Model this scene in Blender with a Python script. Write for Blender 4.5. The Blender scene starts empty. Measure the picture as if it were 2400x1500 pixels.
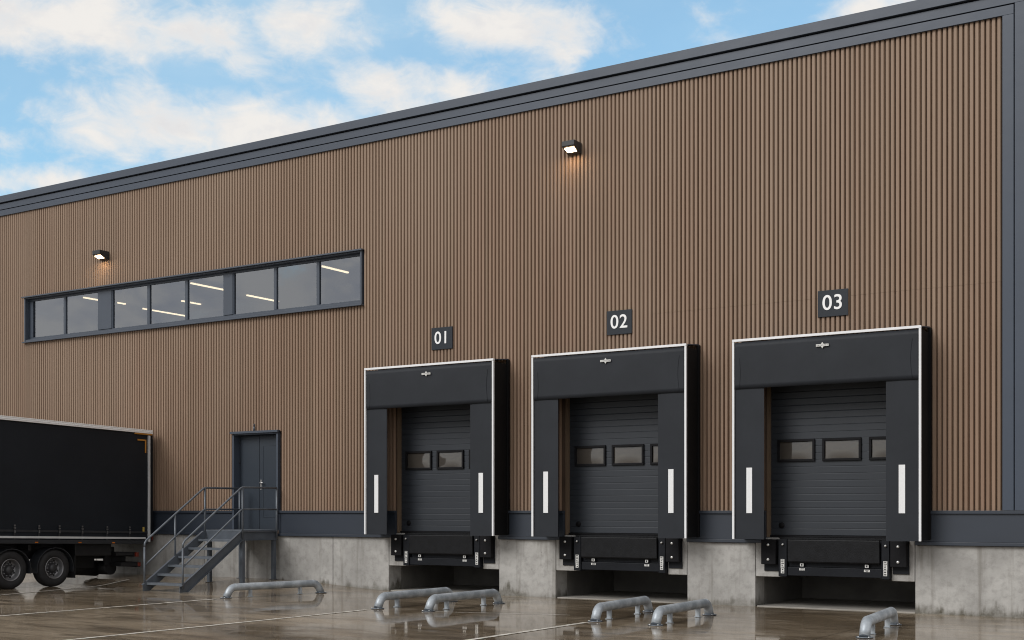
import bpy, bmesh, math, random
from mathutils import Vector, Matrix
random.seed(7)
R = math.radians
sc = bpy.context.scene
COL = sc.collection

# ------------------------------------------------------------------ view
CAM = Vector((0.0, -20.7, 1.65))
YAW = math.atan2(1900, 2972)                      # turn of the lens to the left of the wall normal
FW = Vector((-math.sin(YAW), math.cos(YAW), 0)); RT = Vector((math.cos(YAW), math.sin(YAW), 0))
cd = bpy.data.cameras.new('camera'); cam = bpy.data.objects.new('camera', cd); COL.objects.link(cam)
cam.location = CAM; cam.rotation_euler = (R(90), 0, YAW)
cd.sensor_width = 36; cd.lens = 2972 / 2400 * 36; cd.shift_y = 447 / 2400
cd.clip_start = 0.1; cd.clip_end = 3000
sc.camera = cam
sc.cycles.filter_width = 1.05

# ------------------------------------------------------------------ node helpers
class NT:
    def __init__(s, tree): s.t = tree; s.n = tree.nodes; s.l = tree.links
    def add(s, typ, **kw):
        n = s.n.new(typ)
        for k, v in kw.items(): setattr(n, k, v)
        return n
    def put(s, sock, v):
        if isinstance(v, bpy.types.NodeSocket): s.l.new(v, sock)
        elif v is not None: sock.default_value = v
    def math(s, op, a, b=None, c=None, clamp=False):
        n = s.add('ShaderNodeMath', operation=op); n.use_clamp = clamp
        s.put(n.inputs[0], a); s.put(n.inputs[1], b)
        if c is not None: s.put(n.inputs[2], c)
        return n.outputs[0]
    def vmath(s, op, a, b=None):
        n = s.add('ShaderNodeVectorMath', operation=op)
        s.put(n.inputs[0], a); s.put(n.inputs[1], b)
        return n.outputs['Value'] if op in ('LENGTH', 'DOT_PRODUCT', 'DISTANCE') else n.outputs[0]
    def noise(s, vec, scale, detail=4, rough=0.55, dist=0):
        n = s.add('ShaderNodeTexNoise'); s.put(n.inputs['Vector'], vec)
        n.inputs['Scale'].default_value = scale; n.inputs['Detail'].default_value = detail
        n.inputs['Roughness'].default_value = rough; n.inputs['Distortion'].default_value = dist
        return n.outputs[0]
    def mapr(s, v, a, b, c=0.0, d=1.0, smooth=True):
        n = s.add('ShaderNodeMapRange'); n.interpolation_type = 'SMOOTHSTEP' if smooth else 'LINEAR'
        s.put(n.inputs[0], v); n.inputs[1].default_value = a; n.inputs[2].default_value = b
        n.inputs[3].default_value = c; n.inputs[4].default_value = d
        return n.outputs[0]
    def mix(s, f, a, b):
        n = s.add('ShaderNodeMix', data_type='RGBA'); s.put(n.inputs[0], f)
        for i, v in ((6, a), (7, b)):
            if isinstance(v, tuple) and len(v) == 3: v = (*v, 1)
            s.put(n.inputs[i], v)
        return n.outputs[2]
    def scale(s, vec, v): return s.vmath('MULTIPLY', vec, v)
    def bump(s, h, strength, dist=0.01):
        n = s.add('ShaderNodeBump'); n.inputs['Strength'].default_value = strength; n.inputs['Distance'].default_value = dist
        s.put(n.inputs['Height'], h); return n.outputs[0]

def newmat(name):
    m = bpy.data.materials.new(name); m.use_nodes = True
    t = NT(m.node_tree); t.n.clear()
    out = t.add('ShaderNodeOutputMaterial'); b = t.add('ShaderNodeBsdfPrincipled')
    t.l.new(b.outputs[0], out.inputs[0])
    co = t.add('ShaderNodeTexCoord').outputs['Object']
    return m, t, b, co

def pmat(name, col, rough=0.5, metal=0.0, var=0.12, vscale=3.0, bump=0.0, bscale=60.0, spec=0.5, stretch=(1, 1, 1), tint=None, rvar=0.12):
    m, t, b, co = newmat(name)
    v = t.scale(co, stretch)
    n = t.noise(v, vscale, 6, 0.6)
    f = t.mapr(n, 0.3, 0.7)
    c0 = tuple(x * (1 - var) for x in col); c1 = tuple(min(1, x * (1 + var)) for x in col)
    if tint: c1 = tint
    t.put(b.inputs['Base Color'], t.mix(f, c0, c1))
    fine = t.noise(v, vscale * 9, 3)
    t.put(b.inputs['Roughness'], t.math('ADD', rough - rvar / 2, t.math('MULTIPLY', fine, rvar)))
    b.inputs['Metallic'].default_value = metal
    b.inputs['Specular IOR Level'].default_value = spec
    if bump: t.put(b.inputs['Normal'], t.bump(t.noise(co, bscale, 3), bump, 0.004))
    return m

M = {}
M['trim'] = pmat('grey_painted_steel', (0.043, 0.058, 0.085), 0.45, 0, 0.05, 0.9, 0.04, 5, stretch=(0.4, 1, 1))
M['dado'] = pmat('dark_painted_steel', (0.027, 0.035, 0.050), 0.45, 0, 0.07, 0.9, 0.04, 5, stretch=(0.4, 1, 1))
M['door'] = pmat('dark_door_paint', (0.024, 0.033, 0.046), 0.45, 0, 0.06, 1.2)
M['shutter'] = pmat('anthracite_door_paint', (0.024, 0.029, 0.037), 0.48, 0, 0.07, 1.0, 0.03, 8, spec=0.4)
M['fabric'] = pmat('black_coated_fabric', (0.0185, 0.0215, 0.027), 0.6, 0, 0.10, 1.6, 0.10, 3.5, spec=0.25)
M['fabric_side'] = pmat('black_side_fabric', (0.008, 0.008, 0.009), 0.75, 0, 0.1, 2, 0.1, 4, spec=0.15)
M['white'] = pmat('white_profile', (0.76, 0.77, 0.79), 0.4, 0, 0.03, 4)
M['reflect'] = pmat('reflective_tape', (0.78, 0.79, 0.80), 0.35, 0, 0.03, 30)
M['sticker'] = pmat('label_paper', (0.62, 0.62, 0.60), 0.5, 0, 0.1, 30)
M['ink'] = pmat('label_ink', (0.03, 0.03, 0.03), 0.6)
M['rubber'] = pmat('bumper_rubber', (0.008, 0.008, 0.0095), 0.65, 0, 0.2, 6, 0.15, 40, spec=0.15)
M['black'] = pmat('black_paint', (0.0085, 0.0098, 0.013), 0.5, 0, 0.15, 4, 0.05, 20, spec=0.18)
M['lip'] = pmat('black_tread_plate', (0.0075, 0.008, 0.0095), 0.5, 0, 0.25, 9, 0.6, 95, spec=0.2)
M['bolt'] = pmat('zinc_bolt', (0.65, 0.65, 0.64), 0.35, 0.6, 0.1, 20)
M['steel'] = pmat('grey_painted_stair_steel', (0.125, 0.142, 0.165), 0.42, 0.2, 0.12, 6, 0.05, 30)
M['steel_dark'] = pmat('grey_stringer_steel', (0.088, 0.102, 0.122), 0.42, 0.1, 0.12, 4, 0.05, 30)
M['number'] = pmat('white_numeral', (0.86, 0.86, 0.86), 0.5, 0, 0.02)
M['plate'] = pmat('dark_sign_plate', (0.018, 0.023, 0.031), 0.5, 0, 0.05, spec=0.3)
M['lamp'] = pmat('dark_lamp_body', (0.020, 0.022, 0.026), 0.45)
M['wframe'] = pmat('window_frame_paint', (0.052, 0.066, 0.090), 0.45, 0, 0.05, 1)
M['interior'] = pmat('interior_grey', (0.32, 0.32, 0.32), 0.8, 0, 0.1, 0.4)
M['backing'] = pmat('dark_brown_backing', (0.085, 0.055, 0.037), 0.85, 0, 0.2, 2)
M['jamb'] = pmat('brown_jamb', (0.17, 0.12, 0.08), 0.6, 0, 0.12, 3, stretch=(1, 1, 0.2))
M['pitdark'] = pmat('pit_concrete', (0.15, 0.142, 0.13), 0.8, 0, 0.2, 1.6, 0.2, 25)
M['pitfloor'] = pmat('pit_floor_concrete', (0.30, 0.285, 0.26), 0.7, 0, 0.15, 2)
M['curtain'] = pmat('black_trailer_curtain', (0.0105, 0.0135, 0.0185), 0.6, 0, 0.12, 0.8, 0.3, 1.3, spec=0.25)
M['alu'] = pmat('white_aluminium_rail', (0.90, 0.91, 0.92), 0.4, 0.0, 0.04, 6, stretch=(1, .3, 1))
M['post'] = pmat('grey_trailer_post', (0.56, 0.57, 0.58), 0.4, 0.0, 0.06, 6)
M['orange'] = pmat('orange_marking', (0.45, 0.20, 0.03), 0.5, 0, 0.06, 8)
M['ylabel'] = pmat('yellow_label', (0.5, 0.36, 0.08), 0.5, 0, 0.15, 20)
M['amber'] = pmat('amber_lens', (0.50, 0.14, 0.015), 0.2, 0, 0.1)
M['redlens'] = pmat('red_lens', (0.16, 0.022, 0.010), 0.2, 0, 0.1)
M['tyre'] = pmat('tyre_rubber', (0.016, 0.016, 0.017), 0.75, 0, 0.25, 7, 0.2, 60)
M['rim'] = pmat('silver_rim', (0.24, 0.24, 0.25), 0.4, 0.5, 0.15, 8)
M['hub'] = pmat('dark_hub', (0.05, 0.05, 0.054), 0.5, 0.3, 0.2, 10)
M['chassis'] = pmat('black_chassis', (0.010, 0.010, 0.011), 0.6, 0, 0.3, 5)
M['mud'] = pmat('mudguard_plastic', (0.022, 0.024, 0.028), 0.45, 0, 0.15, 5)
M['buckle'] = pmat('buckle_metal', (0.16, 0.16, 0.165), 0.4, 0.5, 0.3, 40)
M['handle'] = pmat('chrome_handle', (0.7, 0.7, 0.7), 0.25, 0.8, 0.1)

def mat_emit(name, col, strength):
    m = bpy.data.materials.new(name); m.use_nodes = True; t = NT(m.node_tree); t.n.clear()
    o = t.add('ShaderNodeOutputMaterial'); e = t.add('ShaderNodeEmission')
    e.inputs[0].default_value = (*col, 1); e.inputs[1].default_value = strength
    t.l.new(e.outputs[0], o.inputs[0]); return m
M['glow'] = mat_emit('lamp_diffuser', (1.0, 0.66, 0.36), 40)
M['strip'] = mat_emit('strip_light_tube', (1.0, 0.76, 0.48), 2.8)

PITCH = 0.0825
def mat_wood():
    m, t, b, co = newmat('brown_timber_slats')
    sep = t.add('ShaderNodeSeparateXYZ'); t.put(sep.inputs[0], co)
    idx = t.math('FLOOR', t.math('DIVIDE', sep.outputs[0], PITCH))
    wn = t.add('ShaderNodeTexWhiteNoise', noise_dimensions='1D'); t.put(wn.inputs['W'], idx)
    wn2 = t.add('ShaderNodeTexWhiteNoise', noise_dimensions='1D'); t.put(wn2.inputs['W'], t.math('ADD', idx, 77.3))
    c = t.mix(wn.outputs[0], (0.208, 0.141, 0.095), (0.300, 0.207, 0.145))
    c = t.mix(t.math('MULTIPLY', wn2.outputs[0], 0.6), c, (0.275, 0.173, 0.122))
    # board-wise offset so the grain of neighbours differs
    off = t.add('ShaderNodeCombineXYZ'); t.put(off.inputs[2], t.math('MULTIPLY', wn.outputs[0], 40))
    gv = t.scale(t.vmath('ADD', co, off.outputs[0]), (42, 42, 1.1))
    g = t.noise(gv, 1.0, 5, 0.6, 0.4)
    c = t.mix(t.mapr(g, 0.35, 0.75, 0, 0.45), c, (0.165, 0.108, 0.070))
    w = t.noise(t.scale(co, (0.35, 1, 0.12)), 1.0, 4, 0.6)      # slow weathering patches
    pale_mix = t.math('ADD', t.mapr(w, 0.35, 0.7, 0, 0.4), t.mapr(t.math('ADD', sep.outputs[2], t.math('MULTIPLY', w, 2.0)), 3.0, 10.5, 0, 0.5, False))
    c = t.mix(pale_mix, c, (0.302, 0.222, 0.164))              # paler tone in patches and increasingly towards the top
    t.put(b.inputs['Base Color'], c)
    b.inputs['Roughness'].default_value = 0.62; b.inputs['Specular IOR Level'].default_value = 0.3
    t.put(b.inputs['Normal'], t.bump(g, 0.06, 0.003))
    return m
M['wood'] = mat_wood()

def mat_concrete():
    m, t, b, co = newmat('cast_concrete')
    n1 = t.noise(co, 0.9, 6, 0.62, 0.3); n2 = t.noise(co, 7, 6, 0.65); n3 = t.noise(co, 45, 3, 0.6)
    c = t.mix(t.mapr(n1, 0.3, 0.7), (0.30, 0.292, 0.278), (0.455, 0.445, 0.425))
    c = t.mix(t.mapr(n2, 0.42, 0.72, 0, 0.55), c, (0.215, 0.207, 0.193))
    streak = t.noise(t.scale(co, (5, 5, 0.35)), 1.0, 5, 0.6)
    c = t.mix(t.mapr(streak, 0.50, 0.72, 0, 0.72), c, (0.175, 0.162, 0.142))
    # air holes
    vo = t.add('ShaderNodeTexVoronoi'); t.put(vo.inputs['Vector'], co); vo.inputs['Scale'].default_value = 9
    hole = t.mapr(vo.outputs['Distance'], 0.05, 0.09, 1, 0)
    hole = t.math('MULTIPLY', hole, t.mapr(n2, 0.5, 0.58))
    c = t.mix(t.math('MULTIPLY', hole, 0.7), c, (0.09, 0.085, 0.08))
    # algae and splash line with a ragged upper edge
    sep = t.add('ShaderNodeSeparateXYZ'); t.put(sep.inputs[0], co)
    lineh = t.noise(t.scale(co, (1.7, 1.7, 0.3)), 1.0, 6, 0.68)
    h = t.math('SUBTRACT', sep.outputs[2], t.math('MULTIPLY', t.mapr(lineh, 0.40, 0.80), 0.34))
    wet = t.math('MULTIPLY', t.mapr(h, -0.06, 0.10, 1, 0), t.mapr(t.noise(co, 0.5, 2), 0.36, 0.6, 0.4, 1))
    c = t.mix(t.math('MULTIPLY', wet, t.mapr(n2, 0.3, 0.6, 0.6, 1.0)), c, (0.070, 0.062, 0.042))
    t.put(b.inputs['Base Color'], c)
    t.put(b.inputs['Roughness'], t.math('SUBTRACT', 0.78, t.math('MULTIPLY', wet, 0.25)))
    t.put(b.inputs['Normal'], t.bump(t.math('SUBTRACT', t.math('ADD', n3, t.math('MULTIPLY', n2, 1.2)), hole), 0.35, 0.006))
    return m
M['concrete'] = mat_concrete()

def mat_ground():
    m, t, b, co = newmat('wet_concrete_yard')
    sv = t.scale(co, (0.55, 1.0, 1.0))
    n1 = t.noise(sv, 0.34, 7, 0.6, 0.6); n2 = t.noise(sv, 2.3, 6, 0.62, 0.4); n3 = t.noise(co, 38, 3, 0.6)
    streak = t.noise(t.scale(co, (0.5, 2.2, 1)), 1.2, 6, 0.62, 0.8)
    c = t.mix(t.mapr(n1, 0.34, 0.68), (0.145, 0.108, 0.069), (0.345, 0.278, 0.200))
    c = t.mix(t.mapr(streak, 0.42, 0.66, 0, 0.75), c, (0.090, 0.066, 0.042))
    c = t.mix(t.mapr(n2, 0.5, 0.75, 0, 0.5), c, (0.40, 0.335, 0.26))
    grit = t.noise(co, 130, 2, 0.7)
    c = t.mix(t.mapr(grit, 0.52, 0.68, 0, 0.35), c, (0.42, 0.36, 0.29))       # pale grit
    c = t.mix(t.mapr(grit, 0.48, 0.34, 0, 0.40), c, (0.07, 0.052, 0.035))
    # sawn slab joints
    sep = t.add('ShaderNodeSeparateXYZ'); t.put(sep.inputs[0], co)
    def joint(s, off, per):
        f = t.math('FRACT', t.math('DIVIDE', t.math('ADD', s, off), per))
        return t.mapr(t.math('ABSOLUTE', t.math('SUBTRACT', f, 0.5)), 0.0, 0.018 / per, 1, 0)
    j = t.math('MAXIMUM', joint(sep.outputs[0], 1003.5, 4.0), joint(sep.outputs[1], 1002.6, 5.0))
    c = t.mix(t.math('MULTIPLY', j, 0.75), c, (0.022, 0.017, 0.012))
    t.put(b.inputs['Base Color'], c)
    film = t.mapr(t.noise(sv, 0.55, 8, 0.64, 0.9), 0.40, 0.56)       # standing water against merely damp
    rgh = t.math('ADD', t.math('MULTIPLY', t.math('SUBTRACT', 1, film), 0.15), 0.022)
    rgh = t.math('ADD', rgh, t.math('MULTIPLY', t.mapr(n2, 0.4, 0.8), 0.06))
    t.put(b.inputs['Roughness'], rgh)
    b.inputs['IOR'].default_value = 1.33
    h = t.math('ADD', t.math('MULTIPLY', t.math('MULTIPLY', n3, 0.25), t.math('SUBTRACT', 1.05, film)), t.math('MULTIPLY', n2, 0.16))
    t.put(b.inputs['Normal'], t.bump(h, 0.10, 0.010))
    return m
M['ground'] = mat_ground()

def mat_line():
    m, t, b, co = newmat('worn_white_road_paint')
    n = t.noise(co, 9, 5, 0.65)
    t.put(b.inputs['Base Color'], t.mix(t.mapr(n, 0.38, 0.62), (0.42, 0.39, 0.34), (0.78, 0.75, 0.69)))
    b.inputs['Roughness'].default_value = 0.35
    return m
M['line'] = mat_line()

def mat_galv():
    m, t, b, co = newmat('galvanised_tube')
    vo = t.add('ShaderNodeTexVoronoi'); t.put(vo.inputs['Vector'], co); vo.inputs['Scale'].default_value = 26
    n = t.noise(co, 6, 6, 0.65)
    c = t.mix(t.mapr(n, 0.35, 0.68), (0.30, 0.335, 0.37), (0.50, 0.54, 0.575))
    c = t.mix(t.math('MULTIPLY', vo.outputs['Color'], 0.16), c, (0.28, 0.315, 0.35))
    t.put(b.inputs['Base Color'], c); b.inputs['Metallic'].default_value = 0.35
    t.put(b.inputs['Roughness'], t.math('ADD', 0.36, t.math('MULTIPLY', n, 0.22)))
    return m
M['galv'] = mat_galv()

def mat_glass(name, refl, tint):
    m = bpy.data.materials.new(name); m.use_nodes = True; t = NT(m.node_tree); t.n.clear()
    o = t.add('ShaderNodeOutputMaterial')
    g = t.add('ShaderNodeBsdfGlossy'); g.inputs['Roughness'].default_value = 0.015; g.inputs['Color'].default_value = (0.86, 0.90, 0.97, 1)
    tr = t.add('ShaderNodeBsdfTransparent'); tr.inputs['Color'].default_value = (*tint, 1)
    fr = t.add('ShaderNodeFresnel'); fr.inputs[0].default_value = 1.5
    co = t.add('ShaderNodeTexCoord').outputs['Object']
    bn = t.bump(t.noise(co, 0.8, 2), 0.02, 0.01); t.put(g.inputs['Normal'], bn)
    ge = t.add('ShaderNodeNewGeometry')                       # only the outer face of the pane mirrors
    mx = t.add('ShaderNodeMixShader'); t.put(mx.inputs[0], t.math('MULTIPLY', t.math('ADD', fr.outputs[0], refl, clamp=True), t.math('SUBTRACT', 1, ge.outputs['Backfacing'])))
    t.l.new(tr.outputs[0], mx.inputs[1]); t.l.new(g.outputs[0], mx.inputs[2]); t.l.new(mx.outputs[0], o.inputs[0])
    return m
M['glass'] = mat_glass('coated_window_glass', 0.22, (0.62, 0.64, 0.66))
M['acrylic'] = pmat('smoked_acrylic_pane', (0.062, 0.055, 0.048), 0.06, 0, 0.1, 2, 0, spec=0.9, rvar=0.02)
M['acrylic'].node_tree.nodes['Principled BSDF'].inputs['Metallic'].default_value = 0.0
M['acrylic'].node_tree.nodes['Principled BSDF'].inputs['Coat Weight'].default_value = 0.6
M['acrylic'].node_tree.nodes['Principled BSDF'].inputs['IOR'].default_value = 1.45

# ------------------------------------------------------------------ mesh helpers
class MB:
    """collects boxes, tubes and prisms (world coordinates) and links them as one mesh object"""
    def __init__(s): s.bm = bmesh.new(); s.smooth = False
    def box(s, x0, x1, y0, y1, z0, z1, f=None):
        vs = [s.bm.verts.new((x, y, z)) for x in (x0, x1) for y in (y0, y1) for z in (z0, z1)]
        for q in ((0, 1, 3, 2), (4, 6, 7, 5), (0, 4, 5, 1), (2, 3, 7, 6), (0, 2, 6, 4), (1, 5, 7, 3)):
            s.bm.faces.new([vs[i] for i in q])
        if f:
            for v in vs: v.co = f(v.co)
        return s
    def prism(s, pts, axis, a, b):
        """closed outline pts (2-D) pushed along axis 'x','y' or 'z' from a to b"""
        def p3(p, w):
            return {'x': (w, p[0], p[1]), 'y': (p[0], w, p[1]), 'z': (p[0], p[1], w)}[axis]
        A = [s.bm.verts.new(p3(p, a)) for p in pts]; B = [s.bm.verts.new(p3(p, b)) for p in pts]
        s.bm.faces.new(A); s.bm.faces.new(list(reversed(B)))
        n = len(pts)
        for i in range(n): s.bm.faces.new((A[i], B[i], B[(i + 1) % n], A[(i + 1) % n]))
        return s
    def tube(s, path, r, seg=12, caps=True):
        path = [Vector(p) for p in path]; rings = []; n = len(path); up = None
        rr = r if isinstance(r, (list, tuple)) else [r] * n
        for i, p in enumerate(path):
            d = (path[min(i + 1, n - 1)] - path[max(i - 1, 0)]).normalized()
            if up is None:
                up = Vector((0, 0, 1)) if abs(d.z) < 0.9 else Vector((1, 0, 0))
            u = up - d * up.dot(d)
            if u.length < 1e-4: u = Vector((1, 0, 0)) - d * d.x
            u.normalize(); up = u; w = d.cross(u)
            rings.append([s.bm.verts.new(p + (u * math.cos(a) + w * math.sin(a)) * rr[i]) for a in [2 * math.pi * k / seg for k in range(seg)]])
        for a, b in zip(rings, rings[1:]):
            for k in range(seg):
                f = s.bm.faces.new((a[k], a[(k + 1) % seg], b[(k + 1) % seg], b[k])); f.smooth = True
        if caps: s.bm.faces.new(list(reversed(rings[0]))); s.bm.faces.new(rings[-1])
        return s
    def lathe(s, prof, c, axis='x', seg=40):
        """profile of (offset along axis, radius) turned about an axis through c"""
        c = Vector(c); rings = []
        for (h, r) in prof:
            ring = []
            for k in range(seg):
                a = 2 * math.pi * k / seg
                v = {'x': (h, math.cos(a) * r, math.sin(a) * r), 'y': (math.cos(a) * r, h, math.sin(a) * r), 'z': (math.cos(a) * r, math.sin(a) * r, h)}[axis]
                ring.append(s.bm.verts.new(c + Vector(v)))
            rings.append(ring)
        for a, b in zip(rings, rings[1:]):
            for k in range(seg):
                f = s.bm.faces.new((a[k], a[(k + 1) % seg], b[(k + 1) % seg], b[k])); f.smooth = True
        return s
    def cells(s, x0, x1, z0, z1, y0, y1, holes):
        """a wall sheet (box) with rectangular holes, butted cell by cell"""
        xs = sorted({x0, x1, *[min(max(v, x0), x1) for h in holes for v in h[:2]]})
        zs = sorted({z0, z1, *[min(max(v, z0), z1) for h in holes for v in h[2:]]})
        nx, nz = len(xs) - 1, len(zs) - 1
        solid = [[not any(h[0] < (xs[i] + xs[i + 1]) / 2 < h[1] and h[2] < (zs[j] + zs[j + 1]) / 2 < h[3] for h in holes) for j in range(nz)] for i in range(nx)]
        V = {}
        def v(i, j, k):
            if (i, j, k) not in V: V[(i, j, k)] = s.bm.verts.new((xs[i], (y0, y1)[k], zs[j]))
            return V[(i, j, k)]
        S = lambda i, j: 0 <= i < nx and 0 <= j < nz and solid[i][j]
        for i in range(nx):
            for j in range(nz):
                if not solid[i][j]: continue
                s.bm.faces.new((v(i, j, 0), v(i + 1, j, 0), v(i + 1, j + 1, 0), v(i, j + 1, 0)))
                s.bm.faces.new((v(i, j, 1), v(i, j + 1, 1), v(i + 1, j + 1, 1), v(i + 1, j, 1)))
                if not S(i - 1, j): s.bm.faces.new((v(i, j, 0), v(i, j + 1, 0), v(i, j + 1, 1), v(i, j, 1)))
                if not S(i + 1, j): s.bm.faces.new((v(i + 1, j, 0), v(i + 1, j, 1), v(i + 1, j + 1, 1), v(i + 1, j + 1, 0)))
                if not S(i, j - 1): s.bm.faces.new((v(i, j, 0), v(i, j, 1), v(i + 1, j, 1), v(i + 1, j, 0)))
                if not S(i, j + 1): s.bm.faces.new((v(i, j + 1, 0), v(i + 1, j + 1, 0), v(i + 1, j + 1, 1), v(i, j + 1, 1)))
        return s
    def build(s, name, mat, root=None, bevel=0.0, seg=2, recalc=True):
        bm = s.bm
        if recalc: bmesh.ops.recalc_face_normals(bm, faces=bm.faces)
        off = ROOTLOC(root)
        if off.length > 0: bmesh.ops.translate(bm, verts=bm.verts, vec=-off)
        me = bpy.data.meshes.new(name); bm.to_mesh(me); bm.free()
        me.materials.append(M[mat] if isinstance(mat, str) else mat)
        o = bpy.data.objects.new(name, me); COL.objects.link(o)
        if root is not None: o.parent = root
        if bevel:
            b = o.modifiers.new('bevel', 'BEVEL'); b.width = bevel; b.segments = seg; b.limit_method = 'ANGLE'; b.angle_limit = R(40)
        return o

def ROOTLOC(o):
    v = Vector((0, 0, 0))
    while o is not None: v = v + o.location; o = o.parent
    return v

def thing(name, loc, label, cat, group=None):
    o = bpy.data.objects.new(name, None); COL.objects.link(o); o.empty_display_size = 0.2
    o.location = loc; o['label'] = label; o['category'] = cat
    if group: o['group'] = group
    return o
def copy_tree(o, parent=None):
    c = o.copy(); COL.objects.link(c)
    if parent is not None: c.parent = parent
    for ch in list(o.children): copy_tree(ch, c)
    return c
def ss(a, b, x):
    t = min(1, max(0, (x - a) / (b - a))); return t * t * (3 - 2 * t)

# ------------------------------------------------------------------ world: sky with broken cloud
SUN_DIR = Vector((-0.30, -0.74, 0.58)).normalized()
def build_world():
    w = bpy.data.worlds.new('World'); sc.world = w; w.use_nodes = True
    t = NT(w.node_tree); t.n.clear()
    out = t.add('ShaderNodeOutputWorld'); bg = t.add('ShaderNodeBackground'); t.l.new(bg.outputs[0], out.inputs[0])
    bg.inputs[1].default_value = 0.1
    sky = t.add('ShaderNodeTexSky', sky_type='NISHITA'); sky.sun_disc = False
    sky.sun_elevation = math.asin(SUN_DIR.z); sky.sun_rotation = math.atan2(SUN_DIR.x, SUN_DIR.y)
    sky.air_density = 1.0; sky.dust_density = 0.6; sky.ozone_density = 1.6
    p = t.vmath('NORMALIZE', t.add('ShaderNodeTexCoord').outputs['Generated'])
    sp = t.add('ShaderNodeSeparateXYZ'); t.put(sp.inputs[0], p)
    pz = t.scale(p, (1, 1, 1.7))
    # where the big clouds stand, as bearings in the sky: (px, py, rx, ry, weight) read off the photograph
    blobs = [(100, 40, 420, 110, 1.15), (455, 95, 190, 85, 1.0), (560, 150, 90, 50, 1.0), (735, 55, 160, 85, 1.1), (860, 85, 130, 50, .6),
             (1180, 70, 230, 100, 1.0), (1280, 100, 230, 130, 1.05), (1060, 60, 120, 70, .4), (920, 205, 160, 90, 1.15), (1050, 215, 200, 70, .9),
             (400, 300, 400, 120, 1.3), (600, 320, 330, 115, 1.2), (180, 315, 230, 52, .55), (120, 420, 170, 50, .8),
             (2030, 25, 150, 60, 1.0), (1700, 100, 120, 40, .3), (1450, 130, 70, 36, .35), (30, 330, 120, 60, .45)]
    total = None
    for (px, py, rx, ry, wt) in blobs:
        a, e = (px - 1200) / 2972, (1197 - py) / 2972
        d = FW + RT * a + Vector((0, 0, e)); L = d.length; d = d / L
        ra, re = rx / 2972 / L, ry / 2972 / L
        diff = t.vmath('SUBTRACT', p, tuple(d))
        ln = t.vmath('LENGTH', t.scale(diff, (1 / ra, 1 / ra, 1 / re)))
        v = t.math('MULTIPLY', t.mapr(ln, 0.0, 1.45, 1, 0), wt * 0.94)
        total = v if total is None else t.math('SMOOTH_MAX', total, v, 0.25)
    front = t.mapr(t.vmath('DOT_PRODUCT', p, tuple((FW + Vector((0, 0, .25))).normalized())), 0.72, 0.93)   # the bearings above rule here,
    rest = t.math('MULTIPLY', t.math('SUBTRACT', 1, front), 1.25)                                        # broken cover elsewhere
    total = t.math('MAXIMUM', total, rest)
    def dens(vec):
        a = t.noise(vec, 10, 10, 0.58, 0.35)
        bch = t.noise(vec, 32, 8, 0.6, 0.5)
        return t.math('ADD', t.math('MULTIPLY', t.math('SUBTRACT', a, 0.5), 2.3), t.math('MULTIPLY', t.math('SUBTRACT', bch, 0.5), 1.15))
    n0 = dens(pz)
    sunside = t.vmath('ADD', pz, tuple(Vector((RT.x * -0.018, RT.y * -0.018, 0.05))))
    n1 = dens(sunside)
    raw = t.math('ADD', total, n0)
    d0 = t.mapr(raw, 0.16, 1.08)
    lit = t.mapr(t.math('SUBTRACT', n0, n1), -0.30, 0.32)                 # edges that face the sun against shaded bodies
    core = t.mapr(raw, 0.65, 1.5)
    shade = t.math('MULTIPLY', t.math('SUBTRACT', 1, lit), core)
    cc = t.mix(shade, (7.0, 6.75, 6.45), (5.0, 5.1, 5.5))
    blue = t.add('ShaderNodeMix', data_type='RGBA', blend_type='MULTIPLY'); blue.inputs[0].default_value = 1
    t.l.new(sky.outputs[0], blue.inputs[6]); blue.inputs[7].default_value = (0.95, 1.45, 1.48, 1)
    thin = t.mapr(t.noise(pz, 2.6, 6, 0.6), 0.35, 0.75, 0.26, 0.55)       # thin veil
    base = t.mix(thin, blue.outputs[2], (5.2, 6.6, 7.4))
    t.put(bg.inputs[0], t.mix(t.math('MULTIPLY', d0, 0.97), base, cc))
build_world()
sl = bpy.data.lights.new('sun', 'SUN'); sl.energy = 1.5; sl.angle = R(28); sl.color = (1.0, 0.98, 0.955)
so = bpy.data.objects.new('sun', sl); COL.objects.link(so); so.rotation_euler = SUN_DIR.to_track_quat('Z', 'Y').to_euler()
sc.view_settings.view_transform = 'Standard'; sc.view_settings.look = 'None'; sc.view_settings.gamma = 1; sc.view_settings.exposure = 0.35

# ------------------------------------------------------------------ ground
def gh(x, y): return 0.15 * ss(-16.0, -19.4, x) * ss(-2.6, -0.25, y)
def frange(a, b, st):
    n = int(round((b - a) / st)); return [a + (b - a) * i / n for i in range(n + 1)]
gx = [-500, -250, -120, -70, -45] + frange(-34, -14, 0.4) + [-8, -3, 4, 15, 40, 120, 300, 500]
gy = [-500, -250, -120, -60, -35, -20, -12, -8, -5] + frange(-3.6, 0.6, 0.2) + [10, 30, 80, 200, 500]
g = MB(); V = [[g.bm.verts.new((x, y, gh(x, y) if y < 1 else 0.0)) for y in gy] for x in gx]
for i in range(len(gx) - 1):
    for j in range(len(gy) - 1):
        f = g.bm.faces.new((V[i][j], V[i + 1][j], V[i + 1][j + 1], V[i][j + 1])); f.smooth = True
ground = g.build('ground', 'ground'); ground['kind'] = 'structure'

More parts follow.
